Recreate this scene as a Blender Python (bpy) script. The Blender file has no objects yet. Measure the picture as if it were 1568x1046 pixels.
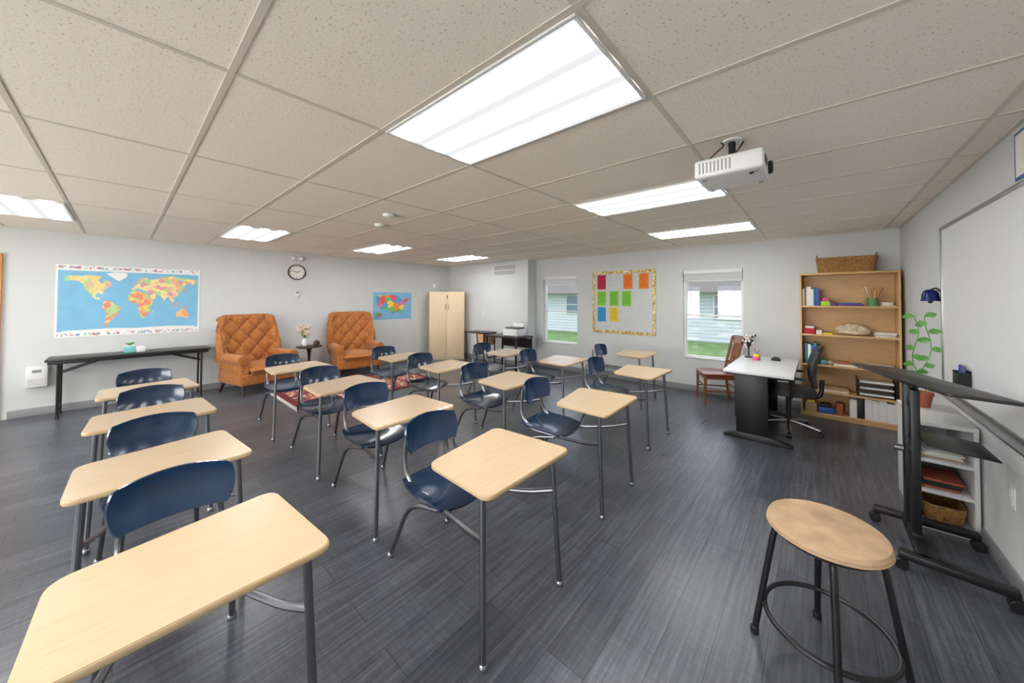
import bpy, bmesh, math, random
from mathutils import Vector, Matrix
random.seed(7)
ZOOM=(784,523,1)
S=bpy.context.scene
COL=bpy.context.collection
try:
    S.view_settings.view_transform='Standard'
    S.view_settings.look='None'
except Exception as e: print(e)
rad=math.radians
# ---------------------------------------------------------------- materials
def srgb(r,g,b):
    def c(x):
        x/=255.0
        return x/12.92 if x<=0.04045 else ((x+0.055)/1.055)**2.4
    return (c(r),c(g),c(b),1)
def mat(name,col,rough=.5,metal=0,spec=.5,noise=0,nscale=20,bump=0,bscale=200,coat=0,stretch=(1,1,1),emit=None):
    m=bpy.data.materials.new(name);m.use_nodes=True
    nt=m.node_tree;b=nt.nodes["Principled BSDF"]
    b.inputs["Base Color"].default_value=col
    b.inputs["Roughness"].default_value=rough
    b.inputs["Metallic"].default_value=metal
    b.inputs["Specular IOR Level"].default_value=spec
    b.inputs["Coat Weight"].default_value=coat
    tc=nt.nodes.new("ShaderNodeTexCoord");mp=nt.nodes.new("ShaderNodeMapping")
    mp.inputs["Scale"].default_value=stretch
    nt.links.new(tc.outputs["Object"],mp.inputs[0])
    if noise>0:
        n=nt.nodes.new("ShaderNodeTexNoise");n.inputs["Scale"].default_value=nscale;n.inputs["Detail"].default_value=5
        nt.links.new(mp.outputs[0],n.inputs["Vector"])
        r=nt.nodes.new("ShaderNodeValToRGB")
        r.color_ramp.elements[0].position=.3;r.color_ramp.elements[1].position=.7
        r.color_ramp.elements[0].color=tuple(c*(1-noise) for c in col[:3])+(1,)
        r.color_ramp.elements[1].color=tuple(min(1,c*(1+noise*.6)) for c in col[:3])+(1,)
        nt.links.new(n.outputs["Fac"],r.inputs[0]);nt.links.new(r.outputs[0],b.inputs["Base Color"])
    if bump>0:
        n=nt.nodes.new("ShaderNodeTexNoise");n.inputs["Scale"].default_value=bscale;n.inputs["Detail"].default_value=3
        nt.links.new(mp.outputs[0],n.inputs["Vector"])
        bp=nt.nodes.new("ShaderNodeBump");bp.inputs["Strength"].default_value=bump;bp.inputs["Distance"].default_value=.01
        nt.links.new(n.outputs["Fac"],bp.inputs["Height"]);nt.links.new(bp.outputs[0],b.inputs["Normal"])
    return m
WALL=mat("wall_paint",srgb(209,211,209),.85,bump=.05,bscale=150,noise=.02,nscale=3)
TRIM=mat("baseboard_vinyl",srgb(140,140,141),.5)
WHITE=mat("white_plastic",srgb(228,228,226),.4)
WHITEL=mat("white_laminate",srgb(218,219,218),.35)
CHROME=mat("brushed_steel",srgb(140,141,145),.28,metal=1,bump=.02)
NAVY=mat("navy_plastic",srgb(6,43,76),.2,spec=.6,coat=.3,noise=.08,nscale=8)
TOPW=mat("maple_desk_laminate",srgb(214,187,150),.3,noise=.06,nscale=6,stretch=(14,1.2,1),coat=.2)
EDGEW=mat("desk_edge_band",srgb(206,178,138),.4,noise=.05,nscale=9)
BLACK=mat("black_metal",srgb(22,22,24),.4,bump=.03)
BLACKP=mat("black_plastic",srgb(28,28,30),.5,noise=.1)
BLACKT=mat("black_wood_laminate",srgb(38,34,34),.35,noise=.25,nscale=5,stretch=(1,10,1))
MAPLE=mat("maple_shelf",srgb(210,168,114),.4,noise=.08,nscale=4,stretch=(2,2,14))
BIRCH=mat("birch_cabinet",srgb(226,202,166),.45,noise=.05,nscale=4,stretch=(8,8,1))
REDWOOD=mat("cherry_wood",srgb(136,72,40),.35,noise=.25,nscale=5,stretch=(1,1,8),coat=.2)
DARKW=mat("dark_walnut",srgb(58,36,26),.35,noise=.25,nscale=6)
OAKD=mat("oak_door_wood",srgb(206,138,66),.4,noise=.15,nscale=4,stretch=(6,6,1))
WICK=mat("wicker",srgb(166,122,68),.7,noise=.5,nscale=60,bump=.6,bscale=90)
SUEDE=mat("tan_suede",srgb(198,168,134),.95,noise=.24,nscale=9,bump=.25,bscale=60,spec=.1)
BOARD=mat("whiteboard_gloss",srgb(232,234,235),.35,spec=.3)
ALU=mat("aluminium",srgb(170,172,174),.35,metal=1)
PAPER=mat("paper",srgb(238,236,229),.8,noise=.03)
TERRA=mat("terracotta",srgb(170,90,60),.7,noise=.1)
LEAF=mat("leaf_green",srgb(92,160,66),.45,noise=.3,nscale=20)
LIME=mat("lime_plastic",srgb(150,210,40),.4)
PINK=mat("pink_plastic",srgb(225,70,140),.4)
YEL=mat("yellow_plastic",srgb(235,205,30),.4)
RED=mat("red_card",srgb(190,30,40),.6)
PURP=mat("purple_cover",srgb(110,60,130),.5)
BLUE=mat("blue_cover",srgb(30,90,170),.4)
CREAM=mat("cream_stone",srgb(222,204,176),.7,noise=.35,nscale=30,bump=.8,bscale=30)
FLOWER=mat("dried_flower",srgb(225,200,180),.8,noise=.4,nscale=40)
OUTWIN=mat("exterior_window_glass",srgb(110,128,145),.15)
ROOF=mat("roof_shingle",srgb(120,112,106),.9,noise=.3,nscale=12)
GRASS=mat("grass",srgb(112,140,80),.9,noise=.3,nscale=3,bump=.3)
DARKTXT=mat("ink",srgb(40,40,44),.7)

def siding():
    m=mat("vinyl_siding",srgb(226,228,228),.6);nt=m.node_tree;b=nt.nodes["Principled BSDF"]
    tc=nt.nodes.new("ShaderNodeTexCoord");s=nt.nodes.new("ShaderNodeSeparateXYZ")
    ma=nt.nodes.new("ShaderNodeMath");ma.operation='MULTIPLY';ma.inputs[1].default_value=7
    fr=nt.nodes.new("ShaderNodeMath");fr.operation='FRACT';r=nt.nodes.new("ShaderNodeValToRGB")
    r.color_ramp.elements[0].color=srgb(150,156,164);r.color_ramp.elements[1].color=srgb(220,223,226);r.color_ramp.elements[1].position=.25
    nt.links.new(tc.outputs["Object"],s.inputs[0]);nt.links.new(s.outputs[2],ma.inputs[0]);nt.links.new(ma.outputs[0],fr.inputs[0])
    nt.links.new(fr.outputs[0],r.inputs[0]);nt.links.new(r.outputs[0],b.inputs["Base Color"]);return m
SIDING=siding()
def floor_mat():
    m=bpy.data.materials.new("grey_vinyl_plank");m.use_nodes=True;nt=m.node_tree;N=nt.nodes;L=nt.links
    b=N["Principled BSDF"]
    tc=N.new("ShaderNodeTexCoord");s=N.new("ShaderNodeSeparateXYZ");c=N.new("ShaderNodeCombineXYZ")
    L.new(tc.outputs["Object"],s.inputs[0]);L.new(s.outputs[1],c.inputs[0]);L.new(s.outputs[0],c.inputs[1])
    br=N.new("ShaderNodeTexBrick");br.offset=.37;br.offset_frequency=2
    br.inputs["Scale"].default_value=1;br.inputs["Brick Width"].default_value=1.22;br.inputs["Row Height"].default_value=.18
    br.inputs["Mortar Size"].default_value=.0018;br.inputs["Mortar Smooth"].default_value=.2;br.inputs["Bias"].default_value=0
    br.inputs["Color1"].default_value=(0,0,0,1);br.inputs["Color2"].default_value=(1,1,1,1);br.inputs["Mortar"].default_value=(0,0,0,1)
    L.new(c.outputs[0],br.inputs["Vector"])
    def noise(scx,scy,scale,detail):
        mp=N.new("ShaderNodeMapping");mp.inputs["Scale"].default_value=(scx,scy,1);L.new(c.outputs[0],mp.inputs[0])
        n=N.new("ShaderNodeTexNoise");n.inputs["Scale"].default_value=scale;n.inputs["Detail"].default_value=detail
        n.inputs["Roughness"].default_value=.65
        L.new(mp.outputs[0],n.inputs["Vector"]);return n
    n1=noise(.6,12,4,6);n2=noise(20,2.2,3,4);n3=noise(1,1,1.2,3)
    def mth(op,a,bv):
        x=N.new("ShaderNodeMath");x.operation=op
        for i,v in enumerate((a,bv)):
            if isinstance(v,(int,float)): x.inputs[i].default_value=v
            else: L.new(v,x.inputs[i])
        return x.outputs[0]
    a=mth('MULTIPLY',n1.outputs["Fac"],.85);b2=mth('MULTIPLY',n2.outputs["Fac"],.27);c3=mth('MULTIPLY',br.outputs["Color"],.13)
    d3=mth('MULTIPLY',n3.outputs["Fac"],.15)
    t=mth('ADD',mth('ADD',mth('ADD',a,b2),c3),d3)
    r=N.new("ShaderNodeValToRGB");e=r.color_ramp.elements
    e[0].position=.42;e[0].color=srgb(50,52,58);e[1].position=1.0;e[1].color=srgb(116,119,125)
    x=e.new(.68);x.color=srgb(76,79,86)
    L.new(t,r.inputs[0])
    mx=N.new("ShaderNodeMixRGB");mx.blend_type='MIX';L.new(br.outputs["Fac"],mx.inputs[0]);L.new(r.outputs[0],mx.inputs[1]);mx.inputs[2].default_value=srgb(44,45,49)
    L.new(mx.outputs[0],b.inputs["Base Color"])
    rr=N.new("ShaderNodeMapRange");rr.inputs[3].default_value=.23;rr.inputs[4].default_value=.37;L.new(n1.outputs["Fac"],rr.inputs[0]);L.new(rr.outputs[0],b.inputs["Roughness"])
    bp=N.new("ShaderNodeBump");bp.inputs["Strength"].default_value=.08;bp.inputs["Distance"].default_value=.003
    L.new(t,bp.inputs["Height"]);L.new(bp.outputs[0],b.inputs["Normal"])
    return m
def ceil_mat():
    m=mat("acoustic_tile",srgb(246,240,232),.95);nt=m.node_tree;N=nt.nodes;L=nt.links;b=N["Principled BSDF"]
    tc=N.new("ShaderNodeTexCoord");n=N.new("ShaderNodeTexNoise");n.inputs["Scale"].default_value=95;n.inputs["Detail"].default_value=2
    L.new(tc.outputs["Object"],n.inputs["Vector"])
    r=N.new("ShaderNodeValToRGB");e=r.color_ramp.elements
    e[0].position=.31;e[0].color=srgb(204,188,172);e[1].position=.38;e[1].color=srgb(246,237,227)
    L.new(n.outputs["Fac"],r.inputs[0]);L.new(r.outputs[0],b.inputs["Base Color"])
    bp=N.new("ShaderNodeBump");bp.inputs["Strength"].default_value=.2;bp.inputs["Distance"].default_value=.003
    L.new(n.outputs["Fac"],bp.inputs["Height"]);L.new(bp.outputs[0],b.inputs["Normal"])
    return m
def cell_mat(name,cols,scale,rough=.6,voro=True,vec=None):
    m=bpy.data.materials.new(name);m.use_nodes=True;nt=m.node_tree;N=nt.nodes;L=nt.links;b=N["Principled BSDF"]
    b.inputs["Roughness"].default_value=rough
    tc=N.new("ShaderNodeTexCoord");v=N.new("ShaderNodeTexVoronoi");v.inputs["Scale"].default_value=scale
    L.new(tc.outputs["Object"],v.inputs["Vector"])
    s=N.new("ShaderNodeSeparateColor");L.new(v.outputs["Color"],s.inputs[0])
    r=N.new("ShaderNodeValToRGB");r.color_ramp.interpolation='CONSTANT';e=r.color_ramp.elements
    e[0].color=cols[0];e[1].position=1/len(cols);e[1].color=cols[1]
    for i in range(2,len(cols)):
        x=e.new(i/len(cols));x.color=cols[i]
    L.new(s.outputs[0],r.inputs[0]);L.new(r.outputs[0],b.inputs["Base Color"]);return m
def orange_mat():
    m=mat("orange_velvet_damask",srgb(200,112,34),.75);nt=m.node_tree;N=nt.nodes;L=nt.links;b=N["Principled BSDF"]
    b.inputs["Sheen Weight"].default_value=.2
    tc=N.new("ShaderNodeTexCoord");w=N.new("ShaderNodeTexNoise");w.inputs["Scale"].default_value=34;w.inputs["Detail"].default_value=2;w.inputs["Distortion"].default_value=1.2
    L.new(tc.outputs["Object"],w.inputs["Vector"]);r=N.new("ShaderNodeValToRGB");e=r.color_ramp.elements
    e[0].position=.42;e[0].color=srgb(158,92,32);e[1].position=.56;e[1].color=srgb(182,114,50)
    L.new(w.outputs["Fac"],r.inputs[0]);L.new(r.outputs[0],b.inputs["Base Color"])
    return m
ORANGE=orange_mat()
BUTTON=mat("upholstery_button",srgb(104,54,18),.7)
FLOOR=floor_mat();CEIL=ceil_mat()
RUGM=cell_mat("rug_pattern",[srgb(150,58,54),srgb(120,44,48),srgb(205,180,150),srgb(90,66,74),srgb(165,80,70),srgb(190,150,120)],22,.95)
def glow():
    m=bpy.data.materials.new("fluorescent_diffuser");m.use_nodes=True;N=m.node_tree.nodes;L=m.node_tree.links
    N.clear();e=N.new("ShaderNodeEmission");o=N.new("ShaderNodeOutputMaterial")
    tc=N.new("ShaderNodeTexCoord");s=N.new("ShaderNodeSeparateXYZ");L.new(tc.outputs["Object"],s.inputs[0])
    a=N.new("ShaderNodeMath");a.operation='MULTIPLY';a.inputs[1].default_value=2*math.pi/.19;L.new(s.outputs[1],a.inputs[0])
    c=N.new("ShaderNodeMath");c.operation='COSINE';L.new(a.outputs[0],c.inputs[0])
    r=N.new("ShaderNodeMapRange");r.inputs[1].default_value=-1;r.inputs[2].default_value=1;r.inputs[3].default_value=0;r.inputs[4].default_value=1
    p=N.new("ShaderNodeMath");p.operation='POWER';p.inputs[1].default_value=2.6
    q=N.new("ShaderNodeMath");q.operation='MULTIPLY_ADD';q.inputs[1].default_value=30;q.inputs[2].default_value=.9
    L.new(c.outputs[0],r.inputs[0]);L.new(r.outputs[0],p.inputs[0]);L.new(p.outputs[0],q.inputs[0]);L.new(q.outputs[0],e.inputs[1]);e.inputs[0].default_value=(.97,.98,1,1)
    L.new(e.outputs[0],o.inputs[0]);return m
GLOW=glow()
def glass():
    m=bpy.data.materials.new("window_glass");m.use_nodes=True;N=m.node_tree.nodes;L=m.node_tree.links;N.clear()
    t=N.new("ShaderNodeBsdfTransparent");g=N.new("ShaderNodeBsdfGlossy");g.inputs["Roughness"].default_value=.02
    x=N.new("ShaderNodeMixShader");x.inputs[0].default_value=.05;o=N.new("ShaderNodeOutputMaterial")
    L.new(t.outputs[0],x.inputs[1]);L.new(g.outputs[0],x.inputs[2]);L.new(x.outputs[0],o.inputs[0]);return m
GLASS=glass()
# ---------------------------------------------------------------- mesh builder
class M:
    def __init__(s): s.bm=bmesh.new();s.mats=[]
    def mi(s,m):
        if m not in s.mats: s.mats.append(m)
        return s.mats.index(m)
    def merge(s,b,m,T=None,smooth=True):
        i=s.mi(m)
        if T is not None: b.transform(T)
        for f in b.faces: f.material_index=i;f.smooth=smooth
        me=bpy.data.meshes.new("t");b.to_mesh(me);b.free();s.bm.from_mesh(me);bpy.data.meshes.remove(me);return s
    def box(s,x0,x1,y0,y1,z0,z1,m,bev=0,T=None,seg=2):
        b=bmesh.new();bmesh.ops.create_cube(b,size=1)
        for v in b.verts: v.co=Vector((x0+(v.co.x+.5)*(x1-x0),y0+(v.co.y+.5)*(y1-y0),z0+(v.co.z+.5)*(z1-z0)))
        if bev>0: bmesh.ops.bevel(b,geom=b.edges[:],offset=bev,segments=seg,affect='EDGES',profile=.5)
        return s.merge(b,m,T)
    def tube(s,pts,r,m,seg=10,T=None,r1=None,caps=True):
        pts=[Vector(p) for p in pts];n=len(pts);b=bmesh.new();rings=[]
        t0=(pts[1]-pts[0]).normalized();up=Vector((0,0,1)) if abs(t0.z)<.9 else Vector((1,0,0))
        nrm=t0.cross(up).normalized()
        for i,p in enumerate(pts):
            if i==0:t=t0
            elif i==n-1:t=(pts[-1]-pts[-2]).normalized()
            else:
                t=((pts[i]-pts[i-1]).normalized()+(pts[i+1]-pts[i]).normalized())
                t=t.normalized() if t.length>1e-6 else t0
            nrm=(nrm-t*nrm.dot(t)).normalized();bn=t.cross(nrm)
            rr=r if r1 is None else r+(r1-r)*i/(n-1)
            rings.append([b.verts.new(p+(nrm*math.cos(2*math.pi*k/seg)+bn*math.sin(2*math.pi*k/seg))*rr) for k in range(seg)])
        for i in range(n-1):
            for k in range(seg):
                b.faces.new((rings[i][k],rings[i][(k+1)%seg],rings[i+1][(k+1)%seg],rings[i+1][k]))
        if caps:
            b.faces.new(rings[0][::-1]);b.faces.new(rings[-1])
        bmesh.ops.recalc_face_normals(b,faces=b.faces[:])
        return s.merge(b,m,T)
    def loop(s,c,R,r,m,seg=36,sr=8,T=None):
        b=bmesh.new();rings=[]
        for i in range(seg):
            a=2*math.pi*i/seg
            rings.append([b.verts.new((c[0]+(R+r*math.cos(2*math.pi*k/sr))*math.cos(a),c[1]+(R+r*math.cos(2*math.pi*k/sr))*math.sin(a),c[2]+r*math.sin(2*math.pi*k/sr))) for k in range(sr)])
        for i in range(seg):
            for k in range(sr):
                b.faces.new((rings[i][k],rings[(i+1)%seg][k],rings[(i+1)%seg][(k+1)%sr],rings[i][(k+1)%sr]))
        bmesh.ops.recalc_face_normals(b,faces=b.faces[:])
        return s.merge(b,m,T)
    def lathe(s,prof,m,c=(0,0,0),seg=28,T=None,sx=1,sy=1):
        b=bmesh.new();rings=[]
        for r,z in prof:
            rings.append([b.verts.new((c[0]+sx*r*math.cos(2*math.pi*k/seg),c[1]+sy*r*math.sin(2*math.pi*k/seg),c[2]+z)) for k in range(seg)])
        for i in range(len(rings)-1):
            for k in range(seg):
                b.faces.new((rings[i][k],rings[i][(k+1)%seg],rings[i+1][(k+1)%seg],rings[i+1][k]))
        b.faces.new(rings[0][::-1]);b.faces.new(rings[-1])
        bmesh.ops.remove_doubles(b,verts=b.verts[:],dist=1e-5)
        bmesh.ops.recalc_face_normals(b,faces=b.faces[:])
        return s.merge(b,m,T)
    def prism(s,poly,z0,z1,m,bev=0,T=None,seg=2):
        b=bmesh.new();bot=[b.verts.new((x,y,z0)) for x,y in poly];top=[b.verts.new((x,y,z1)) for x,y in poly];n=len(poly)
        b.faces.new(bot[::-1]);b.faces.new(top)
        for i in range(n): b.faces.new((bot[i],bot[(i+1)%n],top[(i+1)%n],top[i]))
        bmesh.ops.recalc_face_normals(b,faces=b.faces[:])
        if bev>0:
            ed=[e for e in b.edges if abs(e.verts[0].co.z-e.verts[1].co.z)<1e-6]
            bmesh.ops.bevel(b,geom=ed,offset=bev,segments=seg,affect='EDGES',profile=.5)
        return s.merge(b,m,T)
    def surf(s,f,nu,nv,th,m,T=None,closed=False):
        b=bmesh.new();P=[[Vector(f(-1+2*i/nu,-1+2*j/nv)) for j in range(nv+1)] for i in range(nu+1)]
        A=[[b.verts.new(p) for p in row] for row in P]
        B=[]
        for i in range(nu+1):
            row=[]
            for j in range(nv+1):
                du=P[min(i+1,nu)][j]-P[max(i-1,0)][j];dv=P[i][min(j+1,nv)]-P[i][max(j-1,0)]
                n=du.cross(dv)
                n=n.normalized() if n.length>1e-9 else Vector((0,0,1))
                row.append(b.verts.new(P[i][j]-n*th))
            B.append(row)
        for i in range(nu):
            for j in range(nv):
                b.faces.new((A[i][j],A[i+1][j],A[i+1][j+1],A[i][j+1]))
                b.faces.new((B[i][j],B[i][j+1],B[i+1][j+1],B[i+1][j]))
        for i in range(nu):
            b.faces.new((A[i][0],B[i][0],B[i+1][0],A[i+1][0]));b.faces.new((A[i][nv],A[i+1][nv],B[i+1][nv],B[i][nv]))
        for j in range(nv):
            b.faces.new((A[0][j],A[0][j+1],B[0][j+1],B[0][j]));b.faces.new((A[nu][j],B[nu][j],B[nu][j+1],A[nu][j+1]))
        bmesh.ops.recalc_face_normals(b,faces=b.faces[:])
        return s.merge(b,m,T)
    def ball(s,c,r,m,sc=(1,1,1),seg=16,T=None):
        b=bmesh.new();bmesh.ops.create_uvsphere(b,u_segments=seg,v_segments=max(6,seg//2),radius=1)
        for v in b.verts: v.co=Vector((c[0]+v.co.x*r*sc[0],c[1]+v.co.y*r*sc[1],c[2]+v.co.z*r*sc[2]))
        return s.merge(b,m,T)
    def mesh(s,name,ang=35):
        me=bpy.data.meshes.new(name);s.bm.to_mesh(me);s.bm.free()
        for m in s.mats: me.materials.append(m)
        try: me.set_sharp_from_angle(angle=rad(ang))
        except Exception: pass
        return me
def obj(name,me,parent=None,loc=(0,0,0),rz=0,ang=35):
    if isinstance(me,M): me=me.mesh(name,ang)
    o=bpy.data.objects.new(name,me);COL.objects.link(o);o.location=loc;o.rotation_euler=(0,0,rz)
    if parent: o.parent=parent
    return o
def empty(name,loc=(0,0,0),rz=0):
    o=bpy.data.objects.new(name,None);COL.objects.link(o);o.location=loc;o.rotation_euler=(0,0,rz);o.empty_display_size=.1;return o
def fillet(pts,r,n=5):
    pts=[Vector(p) for p in pts];out=[pts[0]]
    for i in range(1,len(pts)-1):
        a=(pts[i-1]-pts[i]);b=(pts[i+1]-pts[i]);d=min(r,a.length*.48,b.length*.48)
        p0=pts[i]+a.normalized()*d;p2=pts[i]+b.normalized()*d
        for k in range(n+1):
            t=k/n;out.append(p0*(1-t)**2+pts[i]*2*t*(1-t)+p2*t*t)
    out.append(pts[-1]);return out
def roundpoly(poly,r,n=6):
    out=[];N=len(poly)
    for i in range(N):
        p=Vector(poly[i]).to_2d();a=Vector(poly[i-1]).to_2d()-p;b=Vector(poly[(i+1)%N]).to_2d()-p
        d=min(r,a.length*.45,b.length*.45);p0=p+a.normalized()*d;p2=p+b.normalized()*d
        for k in range(n+1):
            t=k/n;q=p0*(1-t)**2+p*2*t*(1-t)+p2*t*t;out.append((q.x,q.y))
    return out
def R(axis,deg,at=(0,0,0)):
    return Matrix.Translation(at)@Matrix.Rotation(rad(deg),4,axis)@Matrix.Translation(-Vector(at))
# ---------------------------------------------------------------- room shell
XM,XR,L,YB,H=-7.65,.78,6.18,-3.2,2.40
YC,XC=5.88,-4.88
T=.14
obj("floor",M().box(XM-T,XR+T,YB-T,L+T,-.1,0,FLOOR))
obj("wall_left",M().box(XM-T,XM,YB-T,L+T,0,H+.1,WALL))
obj("wall_right",M().box(XR,XR+T,YB-T,L+T,0,H+.1,WALL))
W1=(-4.68,-3.79,.56,2.0);W2=(-1.72,-.85,.55,2.0)
W3=(-6.4,-3.7,.7,2.1);W4=(-3.1,-.4,.7,2.1)  # added openings in the unseen back wall, to let fill light in
w=M()
def wseg(x0,x1,z0,z1): w.box(x0,x1,L,L+T,z0,z1,WALL)
wseg(XM,W1[0],0,H+.1);wseg(W1[1],W2[0],0,H+.1);wseg(W2[1],XR,0,H+.1)
for q in (W1,W2): wseg(q[0],q[1],0,q[2]);wseg(q[0],q[1],q[3],H+.1)
obj("wall_window",w)
w=M()
def bseg(x0,x1,z0,z1): w.box(x0,x1,YB-T,YB,z0,z1,WALL)
bseg(XM,W3[0],0,H+.1);bseg(W3[1],W4[0],0,H+.1);bseg(W4[1],XR,0,H+.1)
for q in (W3,W4): bseg(q[0],q[1],0,q[2]);bseg(q[0],q[1],q[3],H+.1)
obj("wall_back",w)
obj("wall_closet",M().box(XM,XC,YC,L,0,H,WALL))
# baseboards
BH=.1;bt=.012
obj("baseboard_left",M().box(XM,XM+bt,-.90,YC,0,BH,TRIM,.003))
obj("baseboard_right",M().box(XR-bt,XR,YB,L,0,BH,TRIM,.003))
obj("baseboard_window",M().box(XC+bt,XR-bt,L-bt,L,0,BH,TRIM,.003))
obj("baseboard_closet",M().box(XM+bt,XC+bt,YC-bt,YC,0,BH,TRIM,.003).box(XC,XC+bt,YC,L,0,BH,TRIM,.003))
obj("baseboard_back",M().box(XM,XR,YB,YB+bt,0,BH,TRIM,.003))
# ceiling
X0,Y0,PX,PY=-1.73,.875,1.19,.61
c=M();c.box(XM-T,XR+T,YB-T,L+T,H,H+.1,CEIL)
obj("ceiling",c)
g=M();k=-8
TB=mat("ceiling_t_bar",srgb(214,205,196),.6)
while X0+k*PX<XR:
    x=X0+k*PX
    if x>XM+.02: g.box(x-.011,x+.011,YB,L,H-.003,H,TB)
    k+=1
k=-10
while Y0+k*PY<L:
    y=Y0+k*PY
    if y>YB+.02: g.box(XM,XR,y-.011,y+.011,H-.0035,H,TB)
    k+=1
g.box(XM,XM+.02,YB,YC,H-.012,H,TB).box(XR-.02,XR,YB,L,H-.012,H,TB).box(XC,XR,L-.02,L,H-.012,H,TB)
obj("trim_ceiling_grid",g)
# light panels
fx=[]
for kx in (0,-4):
    for ky in (-6,-3,0,3,6): fx.append((X0+kx*PX,Y0+ky*PY))
for x,y in fx:
    e=empty("fluorescent_ceiling_light",(x+PX/2,y+PY/2,H))
    a,b=PX/2-.014,PY/2-.014;f=M();fr=.014
    f.box(-a,a,-b,-b+fr,-.012,-.0036,WHITE,.002).box(-a,a,b-fr,b,-.012,-.0036,WHITE,.002).box(-a,-a+fr,-b+fr,b-fr,-.012,-.0036,WHITE,.002).box(a-fr,a,-b+fr,b-fr,-.012,-.0036,WHITE,.002)
    obj("frame",f,e)
    obj("diffuser",M().box(-a+fr,a-fr,-b+fr,b-fr,-.008,-.0045,GLOW),e)
# windows
for i,q in enumerate((W1,W2)):
    x0,x1,z0,z1=q;e=empty("window_%d"%(i+1),((x0+x1)/2,L,(z0+z1)/2))
    def loc(m): 
        m2=m.mesh("p");m2.transform(Matrix.Translation((-(x0+x1)/2,-L,-(z0+z1)/2)));return m2
    f=M();fw=.035
    f.box(x0,x0+fw,L+.05,L+.12,z0,z1,WHITE,.004).box(x1-fw,x1,L+.05,L+.12,z0,z1,WHITE,.004)
    f.box(x0+fw,x1-fw,L+.05,L+.12,z0,z0+fw,WHITE,.004).box(x0+fw,x1-fw,L+.05,L+.12,z1-fw,z1,WHITE,.004)
    f.box(x0+fw,x1-fw,L+.07,L+.11,1.24,1.265,WHITE,.003)
    f.box(x0,x1,L-.015,L+.05,z0,z0+.012,WHITE,.003)
    obj("frame",loc(f),e)
    obj("glass_pane",loc(M().box(x0+fw,x1-fw,L+.09,L+.092,z0+fw,z1-fw,GLASS)),e)
    b=M();b.box(x0+.01,x1-.01,L-.005,L+.045,z1-.06,z1,WHITE,.006)
    for j in range(9): b.box(x0+.015,x1-.015,L+.005,L+.042,z1-.07-j*.012,z1-.064-j*.012,WHITE,.001)
    b.box(x0+.015,x1-.015,L+.005,L+.042,z1-.19,z1-.17,WHITE,.003)
    b.tube([(x0+.08,L-.008,z1-.04),(x0+.08,L-.008,z1-.75)],.004,WHITE,6)
    obj("raised_blind",loc(b),e)
for i,q in enumerate((W3,W4)):  # added windows behind the camera, frames around the fill openings
    x0,x1,z0,z1=q;f=M();fw=.04;yb=YB-.1
    for xx in (x0,(x0+x1)/2-fw/2,x1-fw): f.box(xx,xx+fw,yb,yb+.06,z0,z1,WHITE,.004)
    f.box(x0,x1,yb,yb+.06,z0,z0+fw,WHITE,.004).box(x0,x1,yb,yb+.06,z1-fw,z1,WHITE,.004)
    obj("window_%d"%(i+3),f)
# exterior
obj("lawn",M().box(-60,45,-40,70,-.3,-.15,GRASS))
b=M();b.box(-40,18,15,22,-.15,1.9,SIDING)
b.prism([(-.5,0),(8,0),(3.7,1.7)],-40.4,18.4,ROOF,T=Matrix(((0,0,1,0),(1,0,0,14.9),(0,1,0,1.80),(0,0,0,1))))
for k in range(14):
    x=-34+k*3.4+(.4 if k%2 else 0)
    b.box(x-.08,x+.88,14.95,15,.74,1.74,WHITE,.01).box(x,x+.8,14.93,14.96,.82,1.66,OUTWIN).box(x,x+.8,14.92,14.95,1.22,1.26,WHITE)
obj("neighbor_building",b)
# door on left wall
e=empty("door_1",(XM,-1.4,0))
d=M();d.box(0,.035,-.44,-.36,0,2.06,OAKD,.004).box(0,.035,.36,.44,0,2.06,OAKD,.004).box(0,.035,-.36,.36,1.98,2.06,OAKD,.004)
d.box(0,.02,-.36,.36,.01,1.98,OAKD,.003);d.ball((.07,-.3,.98),.03,ALU).tube([(.02,-.3,.98),(.07,-.3,.98)],.012,ALU)
obj("door_frame_and_leaf",d,e)
# ---------------------------------------------------------------- student desks
tp=roundpoly([(0,-.305),(0,.305),(-.52,.265),(-.435,-.285)],.055)
m=M();m.prism(tp,.700,.722,EDGEW,.006)
tpi=[(x*.985-.0035,y*.985) for x,y in tp];m.prism(tpi,.7215,.7228,TOPW)
ME_top=m.mesh("tabletop")
m=M()
for s in (-1,1):
    m.tube(fillet([(-.05,s*.275,.012),(-.085,s*.25,.70)],.01),.0135,CHROME)
    m.tube(fillet([(-.08,s*.25,.695),(-.40,s*.2,.695)],.01),.011,CHROME)
    m.lathe([(.016,0),(.019,.006),(.018,.02),(.012,.028)],ALU,(-.05,s*.275,0),12)
    m.tube(fillet([(-.072,s*.258,.50),(-.20,s*.22,.46),(-.46,s*.155,.415),(-.77,s*.155,.415),(-.875,s*.152,.52),(-.865,s*.138,.73)],.08),.0125,CHROME)
    m.tube(fillet([(-.52,s*.158,.405),(-.76,s*.18,.36),(-.92,s*.205,.012)],.12),.0125,CHROME)
    m.lathe([(.016,0),(.019,.006),(.018,.02),(.012,.028)],ALU,(-.92,s*.205,0),12)
m.tube([(-.08,-.25,.69),(-.08,.25,.69)],.011,CHROME)
m.tube([(-.40,-.2,.69),(-.40,.2,.69)],.011,CHROME)
m.tube([(-.52,-.155,.41),(-.52,.155,.41)],.011,CHROME)
m.tube([(-.72,-.155,.41),(-.72,.155,.41)],.011,CHROME)
ME_leg=m.mesh("steel_frame")
def sq(a,b,k=.32): return a*math.sqrt(1-k*b*b),b*math.sqrt(1-k*a*a)
def seatf(a,b):
    x,y=sq(a,b,.22);z=.432+.022*(y**2)+.035*max(0,-x)**3-.02*max(0,x)**3
    return (-.65+x*.205,y*.205,z)
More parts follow.
